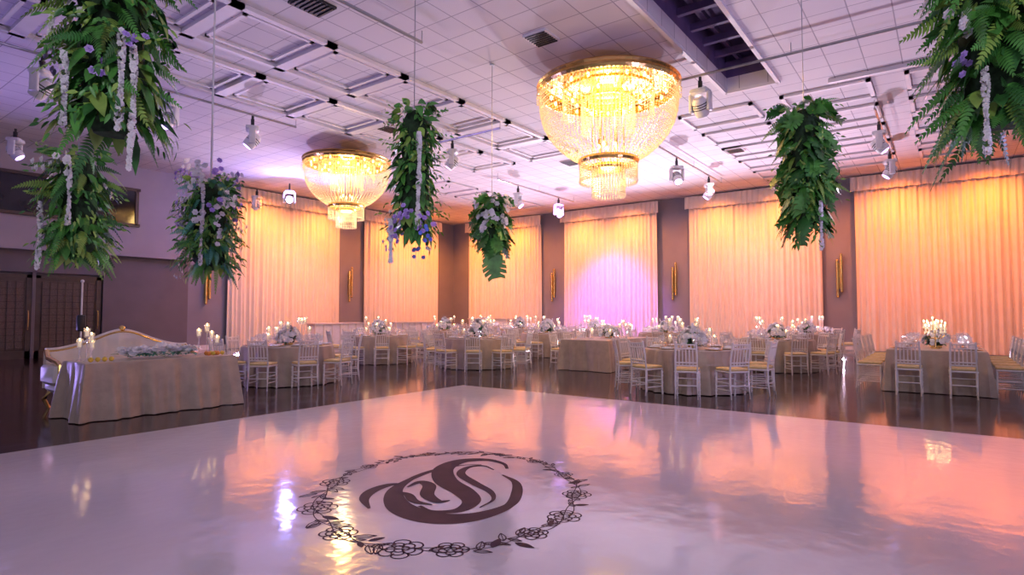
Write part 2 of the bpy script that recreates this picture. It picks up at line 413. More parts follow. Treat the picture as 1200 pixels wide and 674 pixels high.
def pleaf(cx,cy,a,L,fill=False):
    W=L*.36
    ca,sa=math.cos(a),math.sin(a)
    up=[];dn=[]
    for s in range(8):
        t=s/7; w=W*math.sin(pi*t**.85)
        up.append((t*L,w*.5));dn.append((t*L,-w*.5))
    R2=lambda p:(p[0]*ca-p[1]*sa,p[0]*sa+p[1]*ca)
    loop(cx,cy,[R2(p) for p in up],.009);loop(cx,cy,[R2(p) for p in dn],.009,.0003);loop(cx,cy,[R2((0,0)),R2((L*.5,0)),R2((L,0))],.006,.0006)
    if fill:
        vs=[(cx+R2(p)[0],cy+R2(p)[1],.0001) for p in up+dn[::-1][1:-1]]
        b.add(vs,[tuple(range(len(vs)))],'decal')
big=[(-2.75,.14),(-1.75,.14),(-1.45,.11),(-.55,.12),(-.12,.11),(-2.25,.12),(3.0,.12),(.35,.08),(-.9,.10),(2.55,.075),(.8,.07),(1.2,.05),(1.95,.06)]
for a,r in big: petalrose(CX+RX*math.cos(a),CY+RY*math.sin(a),r)
for i in range(150):
    a=-pi+2*pi*i/150+rnd.uniform(-.02,.02)
    if any(abs((a-x+pi)%(2*pi)-pi)<r/RX*.95 for x,r in big): continue
    low=math.sin(a)<.2
    L=rnd.uniform(.09,.15) if low else rnd.uniform(.06,.1)
    k=1+rnd.uniform(-.045,.045)
    pleaf(CX+RX*k*math.cos(a),CY+RY*k*math.sin(a),a+pi/2+rnd.choice([-1,1])*rnd.uniform(.4,1.3),L,rnd.random()<.25)
for k in range(2):
    P=[Vector((CX+(RX+.035*math.sin(9*t+k*2))*math.cos(t),CY+(RY+.035*math.sin(9*t+k*2))*math.sin(t))) for t in [2*pi*i/150 for i in range(151)]]
    ribbon(P,.008,raw=True,z=.0002*k)
b.obj('floor_monogram_decal',(3.48,3.20,.0215),math.radians(-53.5),smooth=False)

# ------------------------------------------------------------ chandeliers
def chandelier_mesh():
    b=MB(); R=1.45
    b.lathe([(R-.10,0),(R+.03,0),(R+.06,-.04),(R+.03,-.08),(R+.05,-.14),(R+.02,-.2),(R-.03,-.2),(R-.03,-.05)],'gold',72)
    b.lathe([(.01,-.02),(.3,-.03),(.32,-.08),(.6,-.03),(.62,-.07),(.95,-.03),(.97,-.07),(R-.1,-.02)],'gold',48)
    b.lathe([(.45,.02),(.45,.25),(.35,.29),(.0,.29)],'golddk',32)
    prof=[(0,1.0),(.3,1.0),(.6,.985),(.85,.94),(1.1,.85),(1.3,.73),(1.45,.61),(1.56,.49),(1.62,.41)]
    def pr(z):
        for (a,ra),(c,rc) in zip(prof,prof[1:]):
            if a<=z<=c: return ra+(rc-ra)*(z-a)/(c-a)
        return prof[-1][1]
    ns=120
    for s in range(ns):
        a=2*pi*s/ns; z=.2; k=0
        while z<1.60:
            r=pr(z)*R
            keep = z<.9 or (s%2==0)
            if keep:
                b.octa((r*math.cos(a),r*math.sin(a),-z),.018 if k%2 else .026,'crystal',1.1)
            slope=max(0,(pr(z)-pr(z+.04))*R/.04)
            z+=.056/math.sqrt(1+slope*slope); k+=1
    for sw in range(26):
        a0=2*pi*sw/26;a1=2*pi*(sw+1)/26
        for i in range(9):
            t=i/8; a=a0+(a1-a0)*t; b.octa(((R+.05)*math.cos(a),(R+.05)*math.sin(a),-.2-.14*4*t*(1-t)),.02,'crystal')
    for (rr,z0,L,n) in((.95,.12,.55,60),(.55,.3,.75,40)):
        b.lathe([(rr-.02,-z0),(rr+.02,-z0),(rr+.02,-z0-.06),(rr-.02,-z0-.06)],'gold',40,closed=True)
        for s in range(n):
            a=2*pi*s/n
            for k in range(int(L/.055)): b.octa((rr*math.cos(a),rr*math.sin(a),-z0-.07-k*.055),.018,'crystal')
    for (rr,z0,L,n) in((.60,1.60,.42,60),(.34,1.72,.62,36)):
        b.lathe([(rr-.03,-z0),(rr+.03,-z0),(rr+.04,-z0-.05),(rr+.02,-z0-.1),(rr-.03,-z0-.1)],'gold',40,closed=True)
        for s in range(n):
            a=2*pi*s/n; m_=int(L/.045)
            for k in range(m_): b.octa((rr*math.cos(a),rr*math.sin(a),-z0-.1-k*.045),.020 if k<m_-1 else .028,'crystal',1.2 if k<m_-1 else 2)
    for s in range(6):
        a=2*pi*s/6; b.tube([(.3*math.cos(a),.3*math.sin(a),-.05),(.34*math.cos(a),.34*math.sin(a),-1.7)],.012,'gold')
        b.tube([(.34*math.cos(a),.34*math.sin(a),-1.7),(.6*math.cos(a),.6*math.sin(a),-1.64)],.01,'gold')
    for (rr,n,z0) in((1.2,20,.2),(.75,14,.28),(.2,5,1.3)):
        for s in range(n):
            a=2*pi*(s+.5)/n; b.ball((rr*math.cos(a),rr*math.sin(a),-z0),.032,'bulb',6,4,1.6)
            b.tube([(rr*math.cos(a),rr*math.sin(a),-z0+.05),(rr*math.cos(a),rr*math.sin(a),-z0+.16)],.015,'gold',5)
    return b
ch=chandelier_mesh().obj('crystal_chandelier',(11.09,5.68,6.25),smooth=False)
inst('crystal_chandelier',ch.data,(11.69,15.13,6.25),.3,scale=.9)

# ------------------------------------------------------------ moving heads, pipes
def mhead(lens='lens',tilt=-38):
    b=MB()
    b.rbox((0,0,-.12),(.36,.30,.12),'plastic',.03)
    b.box((0,0,.02),(.06,.08,.2),'black')
    b.tube([(0,0,.1),(0,0,.2)],.03,'black')
    for s in(-1,1):
        b.rbox((s*.19,0,-.34),(.07,.16,.40),'plastic',.02)
    o=len(b.v)
    b.lathe([(.01,.20),(.10,.19),(.145,.12),(.15,0),(.15,-.12),(.125,-.2),(.115,-.2)],'plastic',16)
    b.lathe([(.115,-.19),(.06,-.20),(.001,-.205)],lens,16)
    for k in range(3): b.lathe([(.152,.08-k*.05),(.158,.07-k*.05),(.152,.06-k*.05)],'black',16)
    Rm=Matrix.Rotation(math.radians(tilt),3,'X')
    for i in range(o,len(b.v)):
        q=Rm@Vector(b.v[i]); b.v[i]=(q.x,q.y,q.z-.42)
    return b
mh=mhead().obj('moving_head_light',(11.95,4.0,6.1),1.5)
heads=[(5.82,13.8),(7.79,13.8),(4.58,19.82),(12.3,11.21),(18.29,13.24),(17.91,6.78),(21.04,6.78),(17.54,1.3),(21.0,1.3),(21.23,13.24),(12.6,21.9),(3.55,13.8)]
for i,(x,y) in enumerate(heads): inst('moving_head_light',mh.data,(x,y,6.12),random.uniform(-3,3))
mhead('lensb',-80).obj('moving_head_light',(12.75,19.9,6.12),math.atan2(-19.9,-12.75)+pi/2)
def pipe(name,p0,p1,step=2.2):
    b=MB(); b.tube([p0,p1],.03,'pipe',8)
    P0,P1=Vector(p0),Vector(p1); n=max(2,int((P1-P0).length/step))
    for i in range(n+1):
        p=P0.lerp(P1,i/n); b.tube([p,(p.x,p.y,ZC-.005)],.01,'pipe',5)
    b.obj(name)
ZP=6.36
pipe('lighting_pipe',(12.0,4.7,ZP),(12.0,-5,ZP))
pipe('lighting_pipe',(-2,13.8,ZP),(9.0,13.8,ZP))
pipe('lighting_pipe',(17.0,13.24,ZP),(22.5,13.24,ZP))
pipe('lighting_pipe',(16.5,6.78,ZP),(22.5,6.78,ZP))
pipe('lighting_pipe',(16.5,1.3,ZP),(22.5,1.3,ZP))
pipe('lighting_pipe',(12.3,9.5,ZP),(12.3,13,ZP))
pipe('lighting_pipe',(7.5,7.6,ZP),(0,7.6,ZP))

# ------------------------------------------------------------ hanging greenery
def greenery(loc,z0,z1,rad,seed,kinds,n,flowers=(),big=1.0,tail=0,string_list=None,spread=1.0,rod=.006,sw=1.0):
    rnd=random.Random(seed); b=MB(); H=z1-z0
    vs=[];fs=[];N=14;K=10
    for k in range(K+1):
        for i in range(N):
            a=2*pi*i/N; r=rad*.6*(1+.2*rnd.uniform(-1,1))*(1 if 0<k<K else .5)
            vs.append((r*math.cos(a),r*math.sin(a),z0+H*.05+H*.9*k/K))
    for k in range(K):
        for i in range(N): j=(i+1)%N; fs.append((k*N+i,k*N+j,k*N+N+j,k*N+N+i))
    fs+=[tuple(range(N-1,-1,-1)),tuple(range(K*N,K*N+N))]
    b.add(vs,fs,'moss')
    for i in range(n):
        a=rnd.uniform(0,2*pi); t=rnd.random(); z=z0+H*(.08+.92*t)
        r=rad*rnd.uniform(.5,.85)
        e=Vector((math.cos(a),math.sin(a),0)); base=e*r+Vector((0,0,z))
        tl=rnd.uniform(-1.4,.3)-(.4 if t<.2 else 0)+(.8 if t>.85 else 0)
        d=(e*spread+Vector((0,0,tl))+Vector((-e.y,e.x,0))*rnd.uniform(-1,1)).normalized()
        kd=rnd.choice(kinds)
        if kd=='fern': b.fern(base,d,e,rnd.uniform(.28,.48)*big,rnd.uniform(.12,.18)*big,rnd.choice(['leaf1','leaf2','leaf2','leaf3']),rnd.uniform(.2,.6))
        elif kd=='bfern': b.fern(base,d,e,rnd.uniform(.25,.4)*big,.13*big,rnd.choice(['leafb','leaf2']),rnd.uniform(.2,.6))
        elif kd=='broad': b.leaf(base,d,e+Vector((0,0,.6)),rnd.uniform(.14,.26)*big,rnd.uniform(.09,.15)*big,rnd.choice(['leaf1','leaf2','leaf2','leaf3']),rnd.uniform(.2,.7))
        elif kd=='pothos': b.leaf(base,d+Vector((0,0,-.5)),e,rnd.uniform(.10,.17)*big,rnd.uniform(.09,.13)*big,rnd.choice(['leaf1','leaf2','leaf3']),.3)
        elif kd=='ruscus': 
            for q in range(5): b.leaf(base+d*.06*q,(d+Vector((rnd.uniform(-1,1),rnd.uniform(-1,1),rnd.uniform(-1,.4)))),e,.09*big,.035*big,rnd.choice(['leaf1','leaf2','leaf3']),.2)
        elif kd=='monstera': b.monstera(base,d+Vector((0,0,-.2)),e+Vector((0,0,.3)),rnd.uniform(.28,.4)*big,rnd.uniform(.26,.36)*big,rnd.choice(['leaf1','leaf2','leaf2']),.4)
    if tail:
        for i in range(tail):
            a=rnd.uniform(0,2*pi); L=rnd.uniform(.15,.4)*H*.6; x,y=rad*.5*math.cos(a),rad*.5*math.sin(a)
            for q in range(int(L/.05)): b.leaf((x,y,z0+.15-q*.05),(rnd.uniform(-1,1),rnd.uniform(-1,1),-.8),(0,0,1),.09,.04,'leaf2',.2)
    for kind,cnt,zl,zh,fr in flowers:
        for i in range(cnt):
            a=rnd.uniform(0,2*pi); z=z0+H*rnd.uniform(zl,zh); e=Vector((math.cos(a),math.sin(a),rnd.uniform(-.2,.6)))
            for q in range(6):
                b.rose(e*rad*rnd.uniform(.95,1.25)+Vector((rnd.uniform(-.07,.07),rnd.uniform(-.07,.07),z+rnd.uniform(-.09,.09))),e,fr,kind)
    for (a,zt,L) in (string_list or []):
        x,y=rad*1.15*math.cos(a),rad*1.15*math.sin(a); q=0
        while q<L:
            w_=(.010+.008*math.sin(q*14))*sw
            for k in range(4):
                an=rnd.uniform(0,6.28); b.rose((x+w_*math.cos(an)+.01*math.sin(q*5),y+w_*math.sin(an),z0+H*zt-q+rnd.uniform(-.01,.01)),(math.cos(an),math.sin(an),-.3),.02*sw,'petal')
            q+=.028
    b.tube([(0,0,z1-.1),(0,0,ZC-.005)],rod,'plastic' if rod>.01 else 'pipe',5)
    b.tube([(0,0,ZC-.035),(0,0,ZC-.005)],.05,'plastic',8)
    return b.obj('hanging_greenery_column',(loc[0],loc[1],0))
back=math.radians(36.5)+pi   # side facing the dance floor
greenery((1.66,4.84),2.62,4.4,.33,1,['broad','pothos','pothos','broad','fern','ruscus'],640,(('petal',6,.35,.75,.04),('lilac',4,.2,.6,.03)),big=.8,string_list=[(back-1.25,.92,1.0),(back+.9,.35,.85),(back+.7,.4,.7),(back-.2,.3,.5)])
greenery((2.24,7.40),1.95,3.15,.27,2,['fern','broad','broad','ruscus'],380,big=.68,string_list=[(back-.8,.5,.7),(back+.4,.8,.6)],flowers=(('petal',4,.6,.9,.04),))
greenery((4.08,8.28),1.95,3.3,.32,3,['bfern','ruscus','ruscus','broad'],380,(('lilac',16,.55,1.0,.04),('petal',20,.45,1.0,.045),('petal',6,.05,.5,.035)),big=.85,string_list=[(back+.2,.9,1.1)],rod=.014)
greenery((5.07,5.26),2.25,4.0,.27,4,['broad','pothos','broad','ruscus'],460,(('blueflower',4,-.03,.10,.03),('petal',4,0,.2,.03),('lilac',5,0,.16,.035)),big=.72,string_list=[(back+.35,.75,1.1),(back-.9,.15,.5)],sw=1.3)
greenery((9.4,7.47),2.75,3.75,.29,5,['broad','monstera','broad','ruscus'],260,(('petal',18,.3,.95,.06),),big=.8)
greenery((8.38,1.45),2.47,4.15,.27,6,['broad','ruscus','broad','fern','monstera'],480,tail=8,big=.70,string_list=[(back+.1,.2,.6)])
greenery((5.66,-.36),2.72,4.4,.36,7,['fern','broad','broad','pothos','fern'],580,(('petal',5,.3,.6,.045),('lilac',1,.2,.4,.03)),big=.88,string_list=[(back+.7,.5,1.05),(back-.9,.25,.6)])
b=MB()
b.monstera((0,0,0),(.15,-.15,-1),(-.8,-.6,.1),.58,.52,'leaf2',.0); b.tube([(0,0,0),(0,0,.30)],.01,'leaf1',5)
b.obj('monstera_leaf_pendant',(9.15,7.3,2.68))

# ------------------------------------------------------------ chairs
def chair_mesh():
    b=MB(); W='white'
    for s in(-1,1):
        b.tube([(s*.185,-.19,0),(s*.18,-.185,.22),(s*.18,-.18,.44)],[.013,.018,.017],W)
        b.tube([(s*.18,.22,0),(s*.175,.195,.25),(s*.175,.19,.46),(s*.172,.215,.68),(s*.165,.26,.92)],[.013,.018,.018,.016,.016],W)
        b.ball((s*.165,.262,.925),.022,W,6,4)
        for z in(.14,.26): b.tube([(s*.182,-.185,z),(s*.178,.20,z)],.011,W,5)
        for z in(.03,.1,.2,.32,.38): b.tube([(s*.182,-.187,z),(s*.182,-.187,z+.015)],.022,W,6)
    for z in(.18,.30): b.tube([(-.182,-.187,z),(.182,-.187,z)],.011,W,5)
    b.tube([(-.178,.20,.22),(.178,.20,.22)],.011,W,5)
    b.rbox((0,0,.445),(.40,.40,.035),W,.012)
    b.rbox((0,-.005,.482),(.39,.39,.05),'cushion',.02)
    for z,y in((.90,.256),(.83,.243),(.60,.203),(.55,.197)): b.tube([(-.17,y,z),(0,y+.012,z),(.17,y,z)],.013,W,6)
    for i in range(5):
        x=-.11+i*.055; b.tube([(x,.207,.55),(x,.212,.62),(x*.98,.248,.83)],.010,W,5)
    for i in range(6):
        x=-.135+i*.054; b.tube([(x,.25,.83),(x,.262,.90)],.009,W,5)
    return b
cm=None
def chair(x,y,face):
    global cm
    rz=face+pi/2
    if cm is None: cm=chair_mesh().obj('dining_chair',(x,y,0),rz).data
    else: inst('dining_chair',cm,(x,y,0),rz)

# ------------------------------------------------------------ tables
def round_table_mesh(R=.88):
    b=MB(); n=144; rows=[(0.0,0,.765),(R*.97,0,.765),(R,0,.755),(R+.012,.15,.72),(R+.03,.5,.5),(R+.05,.8,.25),(R+.065,1,.015)]
    vs=[];fs=[]
    for r,k,z in rows:
        for i in range(n):
            a=2*pi*i/n; q=.045*k*(math.sin(18*a+.6*math.sin(3*a))+.35*math.sin(31*a)); rr=max(.001,r+q); vs.append((rr*math.cos(a),rr*math.sin(a),z))
    for k in range(len(rows)-1):
        for i in range(n): j=(i+1)%n; fs.append((k*n+i,k*n+j,k*n+n+j,k*n+n+i))
    b.add(vs,fs,'cloth'); b.lathe([(.06,.74),(.05,.1),(.3,.02),(.3,0)],'black',12)
    return b
def rect_table_mesh(LX,LY,seed=0,fold=1.0):
    b=MB(); rnd=random.Random(seed); hx,hy=LX/2,LY/2; P=[]
    def side(x0,y0,x1,y1,n):
        for i in range(n): t=i/n; P.append((x0+(x1-x0)*t,y0+(y1-y0)*t))
    nx,ny=int(LX*36),int(LY*36)
    side(-hx,-hy,hx,-hy,nx);side(hx,-hy,hx,hy,ny);side(hx,hy,-hx,hy,nx);side(-hx,hy,-hx,-hy,ny)
    N=len(P); rows=[(.97,0,.765),(1,0,.757),(1,.12,.73),(1,.45,.5),(1,.8,.2),(1,1,.012)]
    vs=[];fs=[]; ph=rnd.uniform(0,6)
    for (sc_,k,z) in rows:
        for i,(x,y) in enumerate(P):
            if abs(y+hy)<1e-6: nn=(0,-1)
            elif abs(x-hx)<1e-6: nn=(1,0)
            elif abs(y-hy)<1e-6: nn=(0,1)
            else: nn=(-1,0)
            u=i/36; d=k*(.04+fold*(.022*math.sin(u*11+ph)+.018*math.sin(u*23+ph*2+z*2)+.012*math.sin(u*5)+.01*math.sin(u*41+z*3)))
            corner=math.exp(-((hx-abs(x))**2+(hy-abs(y))**2)/.02)*k*.10
            L=math.hypot(x,y); vs.append((x*sc_+nn[0]*d+corner*x/L,y*sc_+nn[1]*d+corner*y/L,z))
    for k in range(len(rows)-1):
        for i in range(N): j=(i+1)%N; fs.append((k*N+i,k*N+j,k*N+N+j,k*N+N+i))
    fs.append(tuple(range(N))); b.add(vs,fs,'cloth')
    return b
def goblet(b,x,y,z,h=.2,m='glass'):
    b.lathe([(.03,0),(.03,.004),(.004,.01),(.004,h*.45),(.03,h*.55),(.036,h*.8),(.03,h)],m,8,(x,y,z))
def settings_round(R=.88,n=10):
    b=MB()
    for i in range(n):
        a=2*pi*i/n; x,y=(R-.19)*math.cos(a),(R-.19)*math.sin(a)
        b.lathe([(.001,.004),(.10,.004),(.155,.016),(.155,.012),(.10,0)],'gold',18,(x,y,.767))
        b.lathe([(.001,.012),(.09,.012),(.13,.024),(.13,.018),(.09,.008)],'china',18,(x,y,.767))
        b.box((x,y,.80),(.16,.07,.02),'petal',a)
        for da,rr,h in((.2,R-.28,.22),(.27,R-.2,.18),(.12,R-.32,.24)):
            goblet(b,rr*math.cos(a+da),rr*math.sin(a+da),.767,h)
    return b
def candle_set(rr=.32,seed=0,n=8,tall=True):
    rnd=random.Random(seed); b=MB()
    for i in range(n):
        a=2*pi*i/n+rnd.uniform(-.2,.2); r=rr*rnd.uniform(.9,1.08); x,y=r*math.cos(a),r*math.sin(a)
        h=rnd.choice([.15,.28,.38,.46]) if tall else .1
        b.lathe([(.045,0),(.045,.008),(.008,.015),(.008,h-.06),(.03,h-.03),(.045,h),(.048,h+.10),(.046,h+.10),(.042,h+.005)],'glass',10,(x,y,.767))
        b.lathe([(.03,h+.01),(.03,h+.055),(.001,h+.056)],'candle',8,(x,y,.767))
        b.ball((x,y,.767+h+.075),.011,'flame',5,4,1.8)
    return b
def flowers(seed=0,sx=.3,sy=.3,h=.30,n=70,tall=0):
    rnd=random.Random(seed); b=MB(); z0=.768
    b.lathe([(.09,0),(.10,.06),(.08,.12),(.07,.12),(.07,.01)],'gold',12,(0,0,z0))
    for i in range(n):
        th=rnd.uniform(0,2*pi); ph=rnd.uniform(.05,pi/2); e=Vector((math.cos(th)*math.cos(ph),math.sin(th)*math.cos(ph),math.sin(ph)))
        c=Vector((e.x*sx*rnd.uniform(.8,1.1),e.y*sy*rnd.uniform(.8,1.1),z0+.08+e.z*h*rnd.uniform(.8,1.1)))
        b.rose(c,e,rnd.uniform(.05,.075),'petal')
    for i in range(n):
        th=rnd.uniform(0,2*pi); ph=rnd.uniform(-.1,1.4); e=Vector((math.cos(th)*math.cos(ph),math.sin(th)*math.cos(ph),math.sin(ph)))
        c=Vector((e.x*sx*.5,e.y*sy*.5,z0+.08+e.z*h*.5))
        b.leaf(c,e,(0,0,1),rnd.uniform(.12,.18),.05,rnd.choice(['leaf1','leaf2','leafb']),.3)
    b.ball((0,0,z0+.09),.13,'moss',8,5,.65)
    for i in range(tall):
        th=rnd.uniform(0,6.28); x,y=.12*math.cos(th),.12*math.sin(th); 
        for q in range(6): b.rose((x*(1+q*.15),y*(1+q*.15),z0+.2+q*.05),(math.cos(th),math.sin(th),.4),.03,'petal')
    b.clampz(.7675)
    return b
RTm=None
FMs=[]
def round_table(x,y,rot=0,n=10,skip=(),v=0):
    global RTm,SM
    if RTm is None:
        RTm=round_table_mesh().obj('round_banquet_table',(x,y,0),rot).data
        SM=settings_round().obj('place_settings',(x,y,0),rot).data
    else:
        inst('round_banquet_table',RTm,(x,y,0),rot); inst('place_settings',SM,(x,y,0),rot)
    if len(FMs)<=v:
        while len(FMs)<=v:
            k=len(FMs)
            f=flowers(k,.25+.03*(k%2),.26,.28+.05*(k%3),95,tall=3*(k%2)).obj('floral_centerpiece',(x,y,0),rot)
            c=candle_set(.41,k,9).obj('candle_holders',(x,y,0),rot)
            FMs.append((f.data,c.data))
            if len(FMs)<=v:
                bpy.data.objects.remove(f); bpy.data.objects.remove(c)
    else:
        inst('floral_centerpiece',FMs[v][0],(x,y,0),rot); inst('candle_holders',FMs[v][1],(x,y,0),rot)
    for i in range(n):
        if i in skip: continue
        a=rot+2*pi*i/n; r=1.20
        chair(x+r*math.cos(a),y+r*math.sin(a),a+pi)
for i,(x,y) in enumerate([(7.05,10.96),(11.47,13.3),(12.04,10.03),(10.93,3.88),(15.9,3.5),(16.6,10.8),(19.9,14.3),(18.9,7.6),(20.6,11.2),(21.5,17.5),(16.3,15.2),(20.6,3.6)]):
    round_table(x,y,rot=.3*i,v=i%4)
def long_table(cx,cy,LX,LY,seed,chx=True,endn=True):
    rect_table_mesh(LX,LY,seed).obj('long_banquet_table',(cx,cy,0))
    b=MB(); n=int(LX/.62)
    for i in range(n):
        x=-LX/2+LX*(i+.5)/n
        for s in(-1,1):
            y=s*(LY/2-.2)
            b.lathe([(.001,.004),(.10,.004),(.155,.016),(.155,.012),(.10,0)],'gold',18,(x,y,.767))
            b.lathe([(.001,.012),(.09,.012),(.13,.024),(.13,.018),(.09,.008)],'china',18,(x,y,.767))
            b.box((x,y,.80),(.07,.16,.02),'petal')
            for dx,dy in((.18,.1),(.22,.02),(.14,.17)): goblet(b,x+dx,y-s*dy,.767,.22)
    b.obj('place_settings',(cx,cy,0))
    if chx:
        for i in range(n):
            x=cx-LX/2+LX*(i+.5)/n
            chair(x,cy+LY/2+.30,-pi/2); chair(x,cy-LY/2-.30,pi/2)
    if endn:
        for s in(-1,1):
            chair(cx-LX/2-.30,cy+s*.38,0)
            chair(cx+LX/2+.30,cy+s*.38,pi)
long_table(14.65,.2,3.7,1.45,1)
b=MB()
for (x,y,h) in((-.9,0,.34),(0,.05,.42),(.9,0,.36)):
    b.lathe([(.07,0),(.07,.01),(.015,.03),(.012,h*.5),(.02,h*.52),(.01,h*.55),(.01,h)],'gold',10,(x,y,.767))
    for k in range(5):
        a=2*pi*k/5; ex,ey=x+.15*math.cos(a),y+.15*math.sin(a)
        b.tube([(x,y,.767+h*.6),(x+.09*math.cos(a),y+.09*math.sin(a),.767+h*.55),(ex,ey,.767+h*.75),(ex,ey,.767+h*.85)],.007,'gold',5)
        b.lathe([(.02,0),(.03,.02),(.012,.03),(.012,.12),(.001,.12)],'candle',8,(ex,ey,.767+h*.85)); b.ball((ex,ey,.767+h*.85+.14),.012,'flame',5,4,1.8)
    b.lathe([(.03,0),(.012,.03),(.012,.12),(.001,.12)],'candle',8,(x,y,.767+h)); b.ball((x,y,.767+h+.14),.012,'flame',5,4,1.8)
b.obj('gold_candelabra',(14.2,.2,0))
flowers(11,.22,.2,.2,50).obj('floral_centerpiece',(13.72,.2,0)); flowers(12,.25,.2,.2,50).obj('floral_centerpiece',(15.75,.2,0))
rect_table_mesh(2.6,1.3,3).obj('long_banquet_table',(14.0,7.2,0))
flowers(13,.4,.25,.22,70).obj('floral_centerpiece',(14.0,7.2,0)); candle_set(.55,13,9).obj('candle_holders',(14.0,7.2,0))
for x in(13.2,13.9,14.6): chair(x,7.2+.98,-pi/2)

# sweetheart table
rect_table_mesh(2.0,.85,5,1.5).obj('sweetheart_table',(3.88,9.42,0))
b=MB(); rnd=random.Random(21)
for i in range(120):
    x=rnd.uniform(-.5,.5); y=rnd.uniform(-.18,.18); z=.767+.05+.12*rnd.random()*(1-abs(x)*1.2)
    b.rose((x,y-.0,z+.03),(rnd.uniform(-.6,.6),rnd.uniform(-1,.4),1),rnd.uniform(.045,.065),'petal')
for i in range(90):
    x=rnd.uniform(-.5,.5); a=rnd.uniform(0,6.28); b.leaf((x,rnd.uniform(-.15,.15),.80+rnd.uniform(0,.07)),(math.cos(a),math.sin(a)-.2,rnd.uniform(-.1,.4)),(0,0,1),.13,.05,rnd.choice(['leafb','leaf2','leafb']),.3)
b.clampz(.7675)
b.obj('floral_garland',(3.9,9.35,.0))
b=MB()
for (x,y,h) in((-.88,-.05,.45),(-.78,.1,.38),(-.9,.15,.3),(.72,.2,.40),(.80,.1,.48),(.9,.15,.36),(.86,-.1,.30),(-.72,.25,.28)):
    b.lathe([(.04,0),(.04,.01),(.008,.02),(.008,h-.14),(.035,h-.12),(.042,h),(.040,h),(.032,h-.11)],'glass',10,(x,y,.767))
    b.lathe([(.022,h-.11),(.022,h-.03),(.001,h-.03)],'candle',8,(x,y,.767)); b.ball((x,y,.767+h-.01),.010,'flame',5,4,1.8)
b.obj('candle_holders',(3.88,9.42,0))
b=MB()
for i in range(7):
    x=.66+.07*(i%4); y=-.25+.08*(i//4)
    b.ball((x,y,.767+.034),.033,'lemon' if i%2 else 'orange',8,6,1)
for i in range(4): b.ball((-.9+.08*i,-.27,.801),.033,'lemon',8,6,1)
b.obj('lemons_and_oranges',(3.88,9.42,0))

# settee
b=MB(); n=40; 
L=2.1
b.rbox((0,0,.36),(L-.1,.62,.22),'sofa',.05)
for i,x in enumerate((-.5,.5)): b.rbox((x,-.02,.50),(.96,.56,.12),'sofa',.05)
vs=[];fs=[]
def topz(u): return .92+.20*math.cos(u*pi)*.5+.10*math.exp(-(u*3)**2)+.06*abs(u)**6
for i in range(n+1):
    u=-1+2*i/n; x=u*(L/2-.04); zt=topz(u*.9)
    for (y,z) in((.24,.4),(.20,zt*.7),(.24,zt),(.34,zt),(.36,.3)):
        tuft=.02*math.sin(i*pi/2.5)*(1 if z<zt*.9 and y<.25 else 0); vs.append((x,y+tuft,z))
for i in range(n):
    for k in range(4): o=i*5+k; fs.append((o,o+5,o+6,o+1))
b.add(vs,fs,'sofa')
b.tube([(u*(L/2-.04),.28,topz(u*.9)+.02) for u in [-1+2*i/n for i in range(n+1)]],.025,'sofa',8)
b.tube([(u*(L/2-.04),.24,topz(u*.9)+.0) for u in [-1+2*i/n for i in range(n+1)]],.014,'gold',8)
b.ball((0,.28,topz(0)+.05),.05,'gold',10,6)
for s in(-1,1):
    b.rbox((s*(L/2-.06),-.0,.52),(.14,.6,.3),'sofa',.05)
    b.tube([(s*(L/2-.06),.28,topz(.9)),(s*(L/2-.03),.1,.76),(s*(L/2-.06),-.2,.70),(s*(L/2-.06),-.33,.66),(s*(L/2-.06),-.35,.55)],.035,'gold',8)
    for y in(-.25,.27): b.tube([(s*(L/2-.12),y,.27),(s*(L/2-.05),y*1.1,.14),(s*(L/2-.11),y,.0)],[.04,.03,.02],'gold',8)
b.tube([(-L/2+.1,-.31,.27),(0,-.32,.23),(L/2-.1,-.31,.27)],.03,'gold',8)
b.obj('ornate_settee',(3.95,10.55,0))

# slim tripod stand behind the settee
b=MB()
b.tube([(0,0,.5),(0,0,1.95)],.014,'plastic',8); b.tube([(0,0,.35),(0,0,.9)],.022,'black',8)
for k in range(3):
    a=2*pi*k/3; b.tube([(0,0,.75),(.32*math.cos(a),.32*math.sin(a),.01)],.012,'black',6)
b.rbox((0,0,1.25),(.12,.10,.28),'black',.02); b.ball((0,0,1.97),.03,'plastic')
b.obj('tripod_stand',(3.75,12.0,0))

def buffet(x,y,lx,ly,h,name):
    b=MB(); b.box((0,0,h-.03),(lx,ly,.06),'white'); b.box((0,0,(h-.06)/2),(lx-.1,ly-.1,h-.06),'petal')
    n=6
    for i in range(n+1): b.box((-lx/2+lx*i/n*.98+.02,-ly/2+.02,(h-.06)/2),(.03,.04,h-.06),'white')
    b.obj(name,(x,y,0),smooth=False)
buffet(16.2,21.6,2.6,.7,1.0,'buffet_counter'); buffet(20.5,21.4,2.6,.7,1.0,'buffet_counter'); buffet(24.2,19.2,.9,2.6,1.15,'white_bar_counter')

